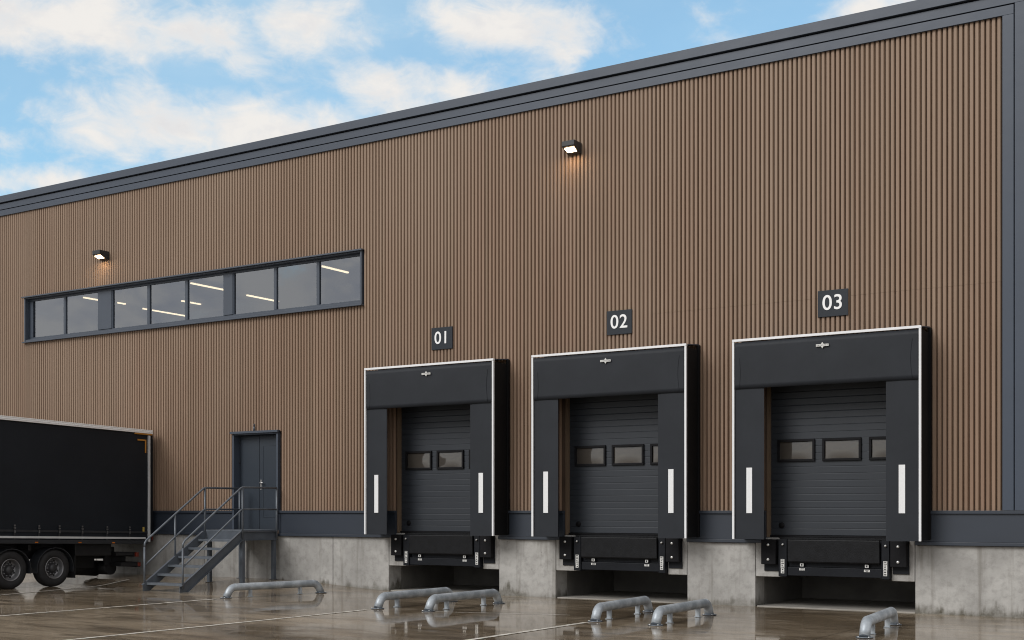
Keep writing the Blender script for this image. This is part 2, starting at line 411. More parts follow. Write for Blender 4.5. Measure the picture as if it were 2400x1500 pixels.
def stripe(p, q, w=0.09):
    p, q = Vector((*p, 0)), Vector((*q, 0)); d = (q - p).normalized(); s = Vector((-d.y, d.x, 0)) * w / 2
    n = max(2, int((q - p).length / 0.3)); m = MB(); prev = None
    for i in range(n + 1):
        c = p.lerp(q, i / n); e = []
        for a in (c + s, c - s): e.append(m.bm.verts.new((a.x, a.y, gh(a.x, a.y) + 0.005)))
        if prev: m.bm.faces.new((prev[0], e[0], e[1], prev[1]))
        prev = e
    o = m.build('road_marking', 'line'); o['kind'] = 'structure'
stripe((-21.45, -6.5), (-22.75, -1.2), 0.085)
stripe((-17.54, -17), (-17.40, -3.75))
stripe((-13.55, -17), (-13.40, -4.25))
stripe((-9.22, -17), (-9.15, -4.35))
stripe((-12.2, -3.95), (-10.0, -3.35), 0.03)

# ------------------------------------------------------------------ warehouse
XL, XR, XC = -44.0, -3.1, -4.19          # left end, right corner, where the slats stop
DX = [-14.86, -10.86, -6.86]
DOOR = (-20.65, -19.27, 1.22, 3.39)
WIN = (-28.02, -16.92, 5.97, 7.10)
B = thing('warehouse', (-15, 0, 0), 'long warehouse with brown vertical slat cladding, dark grey trim and three loading doors', 'building')
dock_open = [(c - 1.19, c + 1.35, 1.10, 3.95) for c in DX]
holes = [DOOR, WIN] + dock_open
# backing wall behind the slats
MB().cells(XL, XR, 1.05, 9.6, 0.012, 0.20, holes + [(c - 1.38, c + 1.33, -1, 1.2) for c in DX]).build('wall', 'backing', B)
# slats
cl = MB()
def slat(x, z0, z1):
    w, t0, t1 = 0.0352, 0.0222, -0.034
    pts = [(x - w, 0.011), (x + w, 0.011), (x + w, -0.001), (x + t0 + .001, t1 + .003), (x + t0 - .002, t1), (x - t0 + .002, t1), (x - t0 - .001, t1 + .003), (x - w, -0.001)]
    cl.prism(pts, 'z', z0, z1)
x = XC - 0.045
while x > XL + 0.1:
    cuts = sorted([(h[2] - 0.002, h[3] + 0.002) for h in holes if h[0] - 0.03 < x < h[1] + 0.03])
    z = 1.652; top = 9.325
    segs = []
    for a, b in cuts:
        if a > z: segs.append((z, a))
        z = max(z, b)
    if z < top: segs.append((z, top))
    for a, b in segs:
        if x > -10.2 and a < 5.2 < b and a < 5:
            zj = 5.205
            slat(x, a, zj - 0.0012); slat(x, zj + 0.0012, b)
        else: slat(x, a, b)
    x -= PITCH
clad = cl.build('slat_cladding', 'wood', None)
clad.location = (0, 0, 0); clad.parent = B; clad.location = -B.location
# parapet: cap, upper band, lower band, each stepped with a shadow gap
MB().box(XL, XR - .0, -0.135, 0.30, 9.645, 9.81).box(XL, XR, -0.118, 0.2, 9.81, 9.822).build('parapet_cap', 'trim', B, 0.004)
MB().box(XL, XR - .01, -0.085, 0.19, 9.475, 9.622).box(-3.995, XR - .01, -0.085, 0.19, 1.655, 9.473).build('fascia_band', 'trim', B, 0.003)
MB().box(XL, -4.012, -0.074, 0.011, 9.315, 9.460).box(-4.178, -4.012, -0.074, 0.011, 1.655, 9.313).build('fascia_trim', 'trim', B, 0.003)
MB().box(XL, XR - .05, -0.03, 0.19, 9.601, 9.645).box(XL, XR - .05, -0.025, 0.011, 9.462, 9.474).build('shadow_gap', 'black', B)
# dado sheet between plinth and slats, cut at the doors
edges = [XL] + [DOOR[0], DOOR[1]] + [v for c in DX for v in (c - 1.19, c + 1.35)] + [XR]
for a, b in zip(edges[::2], edges[1::2]):
    d_o = MB().box(a, b, -0.052, 0.011, 1.155, 1.598).build('base_sheet', 'dado', B, 0.003)
    MB().box(a, b, -0.088, 0.011, 1.60, 1.652).build('drip_trim', 'dado', d_o, 0.005); MB().box(a, b, -0.078, 0.011, 1.098, 1.153).build('drip_trim', 'dado', d_o, 0.005)
# plinth
def plinth(m):
    o = m.build('plinth_panel', 'concrete', None, 0.012); o.parent = B; o.location = -B.location
joints = [XL, -36, -29.6, -25.3, -21.6, -17.75, DX[0] - 1.38]
segs = [(a, b) for a, b in zip(joints, joints[1:])] + [(DX[0] + 1.33, DX[1] - 1.38), (DX[1] + 1.33, DX[2] - 1.38), (DX[2] + 1.33, -3.1)]
for a, b in segs: plinth(MB().box(a + 0.005, b - 0.005, -0.012, 0.42, -0.3, 1.095))
for c in DX:
    plinth(MB().box(c - 1.377, c - 0.935, -0.010, 0.42, 0.52, 1.19)); plinth(MB().box(c + 0.955, c + 1.327, -0.010, 0.42, 0.505, 1.19))
MB().box(XL, DX[0] - 1.40, 0.02, 0.2, -0.3, 1.05).box(DX[2] + 1.36, -3.12, 0.02, 0.2, -.3, 1.05).build('plinth_core', 'backing', B)
# pits under the levellers
for c in DX:
    p = MB(); a, b = c - 1.374, c + 1.324
    p.box(a - .3, a, 0.425, 2.3, -0.2, 1.17).box(b, b + .3, 0.425, 2.3, -0.2, 1.17).box(a - .3, b + .3, 2.302, 2.5, -0.2, 1.17)
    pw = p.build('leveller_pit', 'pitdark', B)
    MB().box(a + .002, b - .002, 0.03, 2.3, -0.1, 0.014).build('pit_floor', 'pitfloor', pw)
# roof, end wall and the inside seen through the window
MB().box(XL, XR, 0.302, 40, 9.35, 9.55).build('roof', 'trim', B)
MB().box(XR - .2, XR - 0.002, 0.202, 40, -0.2, 9.35).build('end_wall', 'dado', B)
MB().box(XL, XL + .2, 0.202, 40, -0.2, 9.35).build('end_wall', 'dado', B)
MB().box(XL + .2, XR - .2, 39.8, 40, -0.2, 9.35).build('back_wall', 'dado', B)
MB().box(XL + .2, XR - .2, 24, 24.2, 1.2, 9.2).build('interior_wall', 'interior', B)
MB().box(XL + .2, XR - .2, 0.25, 39.8, 1.05, 1.19).build('interior_floor', 'interior', B)
MB().box(XL + .2, XR - .2, 0.25, 24, 8.75, 8.85).build('interior_ceiling', 'interior', B)
MB().box(-31.1, -30.1, 8.9, 13, 8.15, 8.6).build('bright_patch_box', 'white', B)  # white box standing in for a bright patch of lit wall inside

# ribbon window
x0, x1, z0, z1 = WIN
wf = MB()
yf = 0.055
wf.box(x0, x0 + 0.045, -0.07, 0.20, z0, z1).box(x1 - 0.045, x1, -0.07, 0.2, z0, z1)          # reveals
wf.box(x0 + .045, x1 - .045, -0.06, 0.2, z0, z0 + 0.05).box(x0 + .045, x1 - .045, -0.06, 0.2, z1 - 0.04, z1)
panes = [(-27.84, -26.63), (-26.55, -25.34), (-24.79, -23.58), (-23.49, -22.30), (-22.21, -21.06), (-20.72, -19.51), (-19.43, -18.27), (-18.19, -17.00)]
zb, zt = z0 + 0.115, z1 - 0.085
wf.box(x0 + .046, x1 - .046, yf, 0.13, z0 + .051, zb).box(x0 + .046, x1 - .046, yf, 0.13, zt, z1 - .041)
xs = [x0 + .046] + [v for p in panes for v in p] + [x1 - .046]
infills = []
for a, b in zip(xs[::2], xs[1::2]):
    if b - a > 0.3: infills.append((a, b)); wf.box(a, a + .029, yf, .13, zb + .001, zt - .001); wf.box(b - .029, b, yf, .13, zb + .001, zt - .001)
    elif b - a > 0.01: wf.box(a, b, yf, 0.13, zb + .001, zt - .001)
wo = wf.build('ribbon_window', 'wframe', B, 0.004)
for a, b in infills: MB().box(a + .03, b - .03, yf - .018, 0.12, zb + .002, zt - .002).build('infill_panel', 'wframe', wo, 0.003)
MB().box(x0 - .04, x1 + .04, -0.125, -0.071, z1 - 0.012, z1 + 0.02).box(x0 - .04, x1 + .04, -0.0705, 0.011, z1 + 0.001, z1 + 0.02).build('head_flashing', 'wframe', wo, 0.003)
MB().box(x0 - .03, x1 + .03, -0.12, 0.011, z0 - 0.03, z0 - 0.003).build('sill', 'wframe', wo, 0.003)
for a, b in panes:
    gz = 0.03
    MB().box(a + .001, b - .001, 0.085, 0.097, zb + .001, zt - .001).build('pane', 'glass', wo)
    # inner casement edge
# service door
a, b, z0d, z1d = DOOR
df = MB()
df.box(a, a + .05, -0.075, 0.22, z0d, z1d - .05).box(b - .05, b, -0.075, 0.22, z0d, z1d - .05).box(a, b, -0.075, 0.22, z1d - .05, z1d)
dfo = df.build('service_door', 'wframe', B, 0.004)
MB().box(a - .03, b + .03, -0.125, -0.0755, z1d - .02, z1d + .03).box(a - .03, b + .03, -0.075, 0.011, z1d + .002, z1d + .03).build('head_flashing', 'wframe', dfo, 0.003)
xm = -19.99
for k, (l, r_) in enumerate(((a + .052, xm - .006), (xm + .006, b - .052))):
    m = MB(); m.box(l, r_, 0.11, 0.16, z0d + .01, z1d - .055)
    if k: 
        for (u0, u1, w0, w1) in ((l + .1, r_ - .1, z0d + .28, z0d + .295), (l + .1, r_ - .1, z1d - .3, z1d - .285), (l + .1, l + .115, z0d + .296, z1d - .301), (r_ - .115, r_ - .1, z0d + .296, z1d - .301)):
            m.box(u0, u1, 0.104, 0.1098, w0, w1)
    m.build('door_leaf', 'door', dfo, 0.004)
MB().box(xm + .03, xm + .075, 0.098, 0.109, 2.12, 2.34).tube([(xm + .05, .109, 2.27), (xm + .05, .055, 2.27), (xm + .16, .055, 2.27)], 0.012, 8).build('door_handle', 'handle', dfo)
for z in (1.5, 2.1, 2.75, 3.2): MB().tube([(a + .066, .098, z - .04), (a + .066, .098, z + .04)], 0.010, 8).build('hinge', 'hub', dfo)
MB().tube([(-20.0, -0.05, 3.425), (-20.0, -0.05, 3.52)], 0.022, 10).tube([(-20.0, -0.05, 3.52), (-20.0, -0.05, 3.58)], 0.012, 8).build('door_sensor', 'steel_dark', B)

# overhead dock doors (parts of the building)
for c in DX:
    m = MB(); l, r_ = c - 1.14, c + 1.30
    W = [(c - 1.02 + .79 * i, c - 1.02 + .79 * i + .66) for i in range(3)]
    pitch = 0.1165; z = 1.235; prof = []
    yb = 0.10
    pts = [(0.15, 1.225)]
    while z < 3.93:
        pts += [(yb + .007, z), (yb, z + .004), (yb, z + pitch - .014), (yb + .007, z + pitch - .002)]
        z += pitch
    pts += [(0.15, z)]
    m.prism(pts, 'x', l, r_)
    do = m.build('dock_door', 'shutter', B)
    fr = MB(); fr.box(c - 1.188, l - .002, 0.02, 0.2, 1.2, 3.95).box(r_ + .002, c + 1.348, 0.02, 0.2, 1.2, 3.95).box(l, r_, 0.06, .2, 3.93, 3.95)
    fr.build('door_jamb', 'jamb', do)
    MB().box(l, r_, 0.05, 0.14, 1.205, 1.232).build('bottom_seal', 'rubber', do)
    MB().lathe([(-.0, 0.0001), (-.0, .05), (.03, .055)], (c - .95, .085, 1.40), 'y', 20).build('lock_cover', 'rubber', do)
    for (u0, u1) in W:
        f = MB(); zl, zh, e = 2.485, 2.865, 0.042
        for q in ((u0, u1, zl, zl + e), (u0, u1, zh - e, zh), (u0, u0 + e, zl + e, zh - e), (u1 - e, u1, zl + e, zh - e)):
            f.box(q[0], q[1], 0.066, 0.112, q[2], q[3])
        f.build('window_frame', 'rubber', do, 0.006)
        # domed acrylic pane
        p = MB(); nu, nv = 14, 10; G = []
        for i in range(nu + 1):
            row = []
            for j in range(nv + 1):
                s_, t_ = i / nu * 2 - 1, j / nv * 2 - 1
                bul = 0.012 * (1 - abs(s_) ** 2.2) * (1 - abs(t_) ** 2.2)
                row.append(p.bm.verts.new((u0 + e + (u1 - u0 - 2 * e) * i / nu, 0.096 - bul, zl + e + (zh - zl - 2 * e) * j / nv)))
            G.append(row)
        for i in range(nu):
            for j in range(nv):
                ff = p.bm.faces.new((G[i][j], G[i + 1][j], G[i + 1][j + 1], G[i][j + 1])); ff.smooth = True
        p.build('pane', 'acrylic', do, recalc=False)

# ------------------------------------------------------------------ strip lights inside
SL = [(-23.0, 5.65, 6.75, 'lit ceiling strip light behind the pane at the right end of the ribbon window'),
      (-27.95, 5.55, 6.95, 'lit ceiling strip light high behind the fifth window pane from the left'),
      (-28.05, 7.95, 9.35, 'lit ceiling strip light low behind the pane just right of the second infill panel'),
      (-32.65, 5.5, 6.5, 'lit ceiling strip light at the edge of the pane left of the first infill panel'),
      (-32.8, 8.0, 9.9, 'long lit ceiling strip light low behind the fourth window pane from the left'),
      (-32.55, 6.75, 7.05, 'tiny lit ceiling strip light behind the third window pane from the left'),
      (-30.55, 7.6, 8.4, 'lit ceiling strip light beside the pale box behind the fifth window pane')]
for (x, ya, yb, lab) in SL:
    r_ = thing('strip_light', (x, ya, 8.3), lab, 'ceiling light', 'strip lights inside the warehouse')
    MB().box(x - .03, x + .03, ya, yb, 8.30, 8.335).build('tube', 'strip', r_)
    MB().box(x - .07, x + .07, ya - .04, yb + .04, 8.336, 8.38).box(x - .01, x + .01, ya + .2, ya + .22, 8.38, 8.75).build('fitting', 'white', r_)

# ------------------------------------------------------------------ dock shelters
LBL = {0: ('01', 'left'), 1: ('02', 'middle'), 2: ('03', 'right')}
def make_shelter(c, lab):
    D, ZB, ZT, HW, OW, OZ = -0.55, 1.17, 4.54, 1.57, 1.02, 3.71
    r_ = thing('dock_shelter', (c, 0, ZB), lab, 'dock shelter', 'dock shelters around the loading doors')
    m = MB()                                                         # hanging head curtain, bellied a little
    nu, nv = 24, 10; F, Bk = [], []
    def hy(s, t): return D - 0.006 - 0.004 * math.sin(math.pi * min(1, t * 1.0)) * (1 - s * s)
    for i in range(nu + 1):
        a, b_ = [], []
        for j in range(nv + 1):
            s, t = i / nu * 2 - 1, j / nv
            xx, zz = c + s * (HW - .045), OZ + (ZT - .05 - OZ) * t
            a.append(m.bm.verts.new((xx, hy(s, t) - .012, zz))); b_.append(m.bm.verts.new((xx, hy(s, t) + .004, zz)))
        F.append(a); Bk.append(b_)
    for i in range(nu):
        for j in range(nv):
            f = m.bm.faces.new((F[i][j], F[i + 1][j], F[i + 1][j + 1], F[i][j + 1])); f.smooth = True
            f = m.bm.faces.new((Bk[i][j], Bk[i][j + 1], Bk[i + 1][j + 1], Bk[i + 1][j])); f.smooth = True
        m.bm.faces.new((F[i][0], Bk[i][0], Bk[i + 1][0], F[i + 1][0])); m.bm.faces.new((F[i][nv], F[i + 1][nv], Bk[i + 1][nv], Bk[i][nv]))
    m.build('head_curtain', 'fabric', r_)
    for s in (-1, 1):
        xa, xb = sorted((c + s * OW, c + s * (HW - .04)))
        m = MB(); n = 10; P = []
        for i in range(n + 1):
            u = i / n; xx = xa + (xb - xa) * u
            P.append((xx, D + 0.004 - 0.006 * math.sin(math.pi * u)))
        m.prism(P + [(xb, D + .03), (xa, D + .03)], 'z', ZB + .0, OZ + .06)
        m.build('side_curtain', 'fabric', r_)
        xs_ = c + s * HW
        m = MB(); m.box(*sorted((xs_ - s * .035, xs_)), D + .012, -0.036, ZB + .01, ZT - .05)
        m.build('side_panel', 'fabric_side', r_, 0.004)
        m = MB(); m.box(*sorted((xs_ - s * .030, xs_ + s * .006)), D - .03, D + .010, ZB, ZT - .036)
        m.build('edge_profile', 'white', r_, 0.004)
        xc = c + s * 1.275
        MB().box(xc - .05, xc + .05, D - .012, D - .0035, 1.61, 2.375).build('reflective_strip', 'reflect', r_)
        MB().box(*sorted((xs_ - s * .02, xs_ + s * .03)), -0.095, -0.0355, ZB + .02, ZT + .03).build('wall_bracket', 'fabric_side', r_)
    MB().box(c - HW - .006, c + HW + .006, D - .032, D + .02, ZT - .034, ZT + .008).build('edge_profile', 'white', r_, 0.004)
    m = MB()                                                         # roof sheet rising to the wall
    m.prism([(D + .021, ZT - .01), (D + .021, ZT + .004), (-.036, ZT + .055), (-.036, ZT + .035)], 'x', c - HW, c + HW)
    m.build('roof_sheet', 'trim', r_)
    # faint welded seams and creases of the curtain
    MB().tube([(c + 1.44 - .03 * math.sin(math.pi * k / 10) - .0, D - .022 , OZ + .02 + .62 * k / 10) for k in range(11)], 0.003, 6).build('curtain_seam', 'fabric', r_)
    MB().tube([(c - 1.45 + .02 * math.sin(math.pi * k / 10), D - .022, OZ + .02 + .5 * k / 10) for k in range(11)], 0.002, 6).build('curtain_seam', 'fabric', r_)
    m = MB(); zz = 4.345; y0, y1 = D - .05, D - .035
    m.box(c - .105, c + .105, y0, y1, zz - .018, zz + .018)
    for q in (1, -1): m.prism([(c - .022, zz + q * .019), (c, zz + q * .052), (c + .022, zz + q * .019)], 'y', y0, y1)
    bd = m.build('badge', 'sticker', r_)
    m = MB()
    for k in range(8): m.box(c - .092 + k * .024, c - .092 + k * .024 + .012, y0 - .002, y0 - .0003, zz - .006, zz + .007)
    m.build('badge_lettering', 'buckle', bd)
    return r_
sh0 = make_shelter(DX[0], 'black dock shelter with white edging directly below the number 01 sign')
for k in (1, 2):
    s_ = copy_tree(sh0); s_.location.x = DX[k]
    s_['label'] = 'black dock shelter with white edging directly below the number %s sign' % LBL[k][0]

# ------------------------------------------------------------------ dock levellers and bumpers
def glyph_sticker(m, ink, cx, z, w, h, y, seed):
    m.box(cx - w / 2, cx + w / 2, y - .003, y - .0002, z - h / 2, z + h / 2)
    rnd = random.Random(seed); n = max(2, int(h / .03))
    for k in range(n):
        zz = z - h / 2 + h * (k + .5) / n; ww = w * rnd.uniform(.2, .36); xo = rnd.uniform(-.08, .08) * w
        ink.box(cx + xo - ww, cx + xo + ww, y - .0045, y - .0032, zz - h / n * .22, zz + h / n * .22)
def make_leveller(c, lab):
    r_ = thing('dock_leveller', (c, 0, 0.5), lab, 'dock leveller', 'dock levellers below the doors')
    m = MB()
    m.prism([(-.15, 1.165), (-.155, 1.15), (-.15, .80), (-.135, .775), (-.10, .775), (-.10, 1.165)], 'x', c - .755, c + .80)
    m.build('lip_plate', 'lip', r_, 0.006)
    m = MB(); m.box(c - .775, c + .82, -0.10, 0.35, 0.555, 0.70).box(c - .775, c + .82, -0.045, -0.03, 0.702, 1.16)
    m.build('cross_beam', 'black', r_, 0.006)
    m = MB(); m.box(c - .93, c + .95, -0.055, 1.9, 1.168, 1.2)
    m.build('deck_plate', 'lip', r_)
    for s, xa, xb in ((-1, c - .925, c - .778), (1, c + .823, c + .952)):
        m = MB(); m.box(xa, xb, -0.125, 0.3, 0.535, 1.165)
        p = m.build('side_post', 'black', r_, 0.006)
        st, ink = MB(), MB(); xm_ = (xa + xb) / 2
        glyph_sticker(st, ink, xm_, .755, .065, .15, -.125, 3 + s); glyph_sticker(st, ink, xm_, .632, .06, .085, -.125, 9 + s)
        st.build('warning_label', 'sticker', p); ink.build('label_print', 'ink', p)
        MB().tube([(xm_, -.126, 1.07), (xm_, -.15, 1.075), (xm_ + .02, -.155, 1.09)], .016, 8).build('hook', 'bolt', p)
    for k, xx in enumerate((c - .52, c + .58)):
        st, ink = MB(), MB()
        glyph_sticker(st, ink, xx, .665, .095, .038, -.10, 20 + k)
        w_ = st.build('warning_label', 'sticker', r_); w2 = ink.build('label_print', 'ink', w_)
        st = MB(); st.box(xx - .03, xx + .03, -.112, -.104, .715, .765)
        w_ = st.build('lip_bracket', 'sticker', r_)
        MB().box(xx - .014, xx + .014, -.115, -.1125, .725, .755).build('bracket_hole', 'ink', w_)
    return r_
lv0 = make_leveller(DX[0], 'black dock leveller with folded lip plate beneath the loading door numbered 01')
for k in (1, 2):
    s_ = copy_tree(lv0); s_.location.x = DX[k]
    s_['label'] = 'black dock leveller with folded lip plate beneath the loading door numbered %s' % LBL[k][0]
def make_bumper(c, lab):
    r_ = thing('dock_bumper', (c, -.012, 0.62), lab, 'dock bumper', 'rubber bumpers beside the levellers')
    MB().box(c - .13, c + .13, -.035, -.0125, .62, 1.162).build('mounting_plate', 'black', r_, 0.006)
    MB().box(c - .148, c + .115, -.14, -.036, .735, 1.163).build('buffer', 'rubber', r_, 0.012)
    for z in (.82, 1.07): MB().lathe([(-.012, .0005), (-.012, .022), (.004, .024)], (c - .02, -.142, z), 'y', 14).build('bolt', 'bolt', r_)
    return r_
bp0 = None
for k, c in enumerate(DX):
    for s, off in (('left', -1.085), ('right', 1.115)):
        lab = 'black rubber dock bumper with two bolts on the %s of the leveller under door %s' % (s, LBL[k][0])
        if bp0 is None: bp0 = make_bumper(c + off, lab)
        else:
            q = copy_tree(bp0); q.location.x = c + off; q['label'] = lab

# ------------------------------------------------------------------ number signs
def numerals(txt, c, zc, y, parent):
    cu = bpy.data.curves.new('numerals', 'FONT'); cu.body = txt; cu.size = 0.35; cu.align_x = 'CENTER'; cu.align_y = 'CENTER'
    cu.extrude = 0.004; cu.offset = 0.003; cu.space_character = 1.06
    tmp = bpy.data.objects.new('tmp', cu); COL.objects.link(tmp)
    tmp.location = (c, y, zc); tmp.rotation_euler = (R(90), 0, 0)
    bpy.context.view_layer.update()
    me = bpy.data.meshes.new_from_object(tmp.evaluated_get(bpy.context.evaluated_depsgraph_get()))
    me.transform(tmp.matrix_world); me.transform(Matrix.Translation(-ROOTLOC(parent)))
    bpy.data.objects.remove(tmp)
    me.materials.clear(); me.materials.append(M['number'])
    o = bpy.data.objects.new('numerals', me); COL.objects.link(o); o.parent = parent
for k, c in enumerate(DX):
    r_ = thing('number_sign', (c, -.034, 4.89), 'square dark sign with white number %s on the slat cladding' % LBL[k][0], 'sign', 'dock number signs')
    MB().box(c - .262, c + .252, -.060, -.0345, 4.885, 5.325).build('plate', 'plate', r_, 0.003)
    numerals(LBL[k][0], c - .005, 5.105, -.0645, r_)

# ------------------------------------------------------------------ wall lamps
def make_lamp(x, z, lab):
    r_ = thing('wall_lamp', (x, -.034, z), lab, 'wall lamp', 'wall lamps on the slat cladding')
    w, yd = .135, -.32
    m = MB()
    # shallow box hood, open below, on a small back plate
    m.prism([(-.036, z - .10), (-.036, z + .10), (yd, z + .10), (yd, z + .005), (yd + .015, z - .005), (-.09, z - .10)], 'x', x - w, x + w)
    m.build('hood', 'lamp', r_, 0.006)
    # the lit face follows the slant of the underside, 3 mm proud
    ya, za, yb, zb_ = yd + .05, z - .022, -.155, z - .068
    n = Vector((0, -( -.095), 0))
    d = Vector((0, yb - ya, zb_ - za)).normalized(); nn = Vector((0, d.z, -d.y));
    if nn.z > 0: nn = -nn
    m = MB(); P = []
    for (yy, zz) in ((ya, za), (yb, zb_)):
        for xx in (x - w + .04, x + w - .04): P.append(Vector((xx, yy, zz)))
    lo = [m.bm.verts.new(v + nn * .008) for v in P]; hi = [m.bm.verts.new(v - nn * .004) for v in P]
    for q in ((0, 1, 3, 2),): m.bm.faces.new([lo[i] for i in q]); m.bm.faces.new([hi[i] for i in reversed(q)])
    for i, j in ((0, 1), (1, 3), (3, 2), (2, 0)): m.bm.faces.new((lo[i], lo[j], hi[j], hi[i]))
    m.build('diffuser', 'glow', r_)
    return r_
lp0 = make_lamp(-11.80, 8.42, 'lit dark wall lamp high on the slats above the middle dock')
lp1 = copy_tree(lp0); lp1.location = (-24.95, -.034, 7.84); lp1['label'] = 'lit dark wall lamp on the slats just above the left part of the ribbon window'

# ------------------------------------------------------------------ wheel guides
def make_guide(lab, L=2.1):
    r_ = thing('wheel_guide', (0, 0, 0), lab, 'wheel guide', 'galvanised wheel guides on the yard')
    rad = 0.071
    rb = .17
    n = 9
    # arc from leg direction to horizontal
    a0 = math.atan2(.09, .045)
    p = Vector((0, .05, .095)); seq = []
    ang = a0
    step = a0 / n * 1.0
    q = p.copy()
    for k in range(n + 1):
        seq.append(q.copy()); q = q + Vector((0, math.cos(ang), math.sin(ang))) * (rb * step); ang -= step
    zt = seq[-1].z; lo = Vector((0, 0, .012))
    half = [lo] + seq
    other = [Vector((0, L - v.y, v.z)) for v in reversed(half)]
    path = half + other
    MB().tube(path, rad, 20).build('rail', 'galv', r_)
    for v in (seq[-1], other[0]): MB().tube([v + Vector((0, -.006, 0)), v + Vector((0, .006, 0))], rad + .0012, 20).build('weld_bead', 'galv', r_)   # at the bends
    for y in (0, L):
        fl = MB(); fl.lathe([(0.0, .001), (0.0, .112), (.009, .112), (.009, .001)], (0, y, 0.002), 'z', 24)
        f = fl.build('flange', 'steel', r_)
        for a in (45, 135, 225, 315): MB().lathe([(0, .009), (.010, .009), (.010, .0005)], (math.cos(R(a)) * .094, y + math.sin(R(a)) * .094, .011), 'z', 8).build('anchor_bolt', 'bolt', f)
    for y in (.50, L - .50):
        s = MB(); zz = zt - .04
        s.box(-.034, .034, y - .006, y + .006, 0.012, zz).box(-.034, -.026, y + .006, y + .04, .012, zz).box(.026, .034, y + .006, y + .04, .012, zz)
        s.box(-.045, .045, y - .03, y + .055, 0.002, 0.011)
        s.build('support_post', 'galv', r_)
    return r_
GUIDES = [((-17.43, -3.45), (-16.85, -1.47), 'lone galvanised wheel guide between the steel stairs and the left dock'),
          ((-13.39, -3.95), (-13.35, -2.0), 'galvanised wheel guide front right of dock 01, partly hidden behind a nearer guide'),
          ((-12.35, -3.93), (-12.34, -1.80), 'galvanised wheel guide nearest left of dock 02, overlapping another guide behind'),
          ((-9.12, -4.14), (-9.26, -2.15), 'galvanised wheel guide at the end of the white line, front right of dock 02'),
          ((-8.08, -4.23), (-8.17, -2.05), 'galvanised wheel guide at the front left of dock 03'),
          ((-5.01, -4.37), (-5.23, -2.25), 'galvanised wheel guide at the front right of dock 03, rightmost in the yard')]
g0 = make_guide(GUIDES[0][2])
for k, (p, q, lab) in enumerate(GUIDES):
    o = g0 if k == 0 else copy_tree(g0)
    o.location = (p[0], p[1], gh(*p) + .002); dx, dy = q[0] - p[0], q[1] - p[1]
    tilt = math.atan2(gh(*q) - gh(*p), 2.1)
    o.rotation_euler = (tilt, 0, math.atan2(-dx, dy)); o['label'] = lab

# ------------------------------------------------------------------ steel stair
def make_stair():
    xa, xb = -20.34, -19.28; yt, yb, zt = -1.17, -2.86, 1.215
    r_ = thing('steel_staircase', ((xa + xb) / 2, yt, 0), 'grey steel stair with landing and pipe handrails up to the double service door', 'staircase')
    slope = (zt) / (yt - yb)
    for x, s in ((xa, 1), (xb, -1)):
        m = MB()
        xo0, xo1 = sorted((x, x - s * .012)); 
        web = [(yb - .04, 0.005), (yb + .14, 0.005), (yt, zt - .185), (yt, zt + .0), (yt - .06, zt + .0), (yb - .04, .135)]
        m.prism(web, 'x', xo0, xo1)
        # flanges of the channel, outward
        fx0, fx1 = sorted((x - s * .0125, x - s * .055))
        def fl(p, q, t=.008):
            d = Vector((q[0] - p[0], q[1] - p[1])).normalized(); nrm = Vector((-d.y, d.x)) * t
            m.prism([p, q, (q[0] + nrm.x, q[1] + nrm.y), (p[0] + nrm.x, p[1] + nrm.y)], 'x', fx0, fx1)
        fl((yb - .04, .127), (yt - .06, zt - .008)); fl((yb + .14, .005), (yt, zt - .185))
        m.build('stringer', 'steel_dark', r_)
    for k in range(6):
        z = zt * (k + 1) / 7; y = yb + .0 + (yt - yb) * (k + .25) / 6
        m = MB(); m.box(xa + .002, xb - .002, y - .02, y + .235, z - .03, z).box(xa + .002, xb - .002, y - .024, y - .0205, z - .045, z + .004)
        m.build('tread', 'steel', r_, 0.003)
    m = MB(); m.box(xa, xb, yt + .004, -.10, zt - .006, zt + .024)
    m.build('landing', 'steel', r_, 0.003)
    m = MB()
    m.box(xa - .0, xa + .012, yt + .004, -.10, zt - .2, zt - .008).box(xb - .012, xb, yt + .004, -.10, zt - .2, zt - .008)
    m.box(xa + .013, xb - .013, yt + .004, yt + .016, zt - .2, zt - .008)
    m.box(xb + .0005, xb + .045, yt + .004, -.10, zt - .2, zt - .192).box(xb + .0005, xb + .045, yt + .004, -.10, zt - .018, zt - .010)
    m.build('landing_frame', 'steel_dark', r_, 0.002)
    for x in (xa + .05, xb - .035):
        for y in (yt + .06, -.16):
            m = MB(); m.box(x - .04, x + .04, y - .04, y + .04, gh(x, y) + .012, zt - .2).box(x - .075, x + .075, y - .075, y + .075, gh(x, y) + .001, gh(x, y) + .012)
            m.build('leg', 'steel_dark', r_, 0.003)
    rr, hr = .021, .93
    for x, s in ((xa + .0, -1), (xb + .0, 1)):
        xx = x + s * .028
        m = MB(); z0b = .175
        ybot = yb + .02; zb_ = (ybot - yb) * slope + .1
        bend = [(xx, ybot, zb_ + hr - .14), (xx, ybot + .01, zb_ + hr - .06), (xx, ybot + .05, zb_ + hr)]
        top = [(xx, yt - .05, zt + hr - .02), (xx, yt, zt + hr), (xx, yt + .06, zt + hr)]
        m.tube(bend + top + [(xx, -.13, zt + hr)], rr, 12)
        mid = hr / 2
        m.tube([(xx, ybot, zb_ + mid - .06), (xx, yt - .05, zt + mid - .02), (xx, yt, zt + mid), (xx, -.13, zt + mid)], rr * .85, 10)
        m.build('handrail', 'steel', r_)
        for (y, z0, z1) in ((ybot, .08, zb_ + hr - .14), (yt + .0, zt - .15, zt + hr), (-.13, zt - .15, zt + hr)) + (((yb + yt) / 2, zt / 2 - .02, zt / 2 + hr + .03),) * (1 if s < 0 else 0):
            mm = MB(); mm.tube([(xx, y, z0), (xx, y, z1)], rr, 12); mm.build('rail_post', 'steel', r_)
    return r_
make_stair()

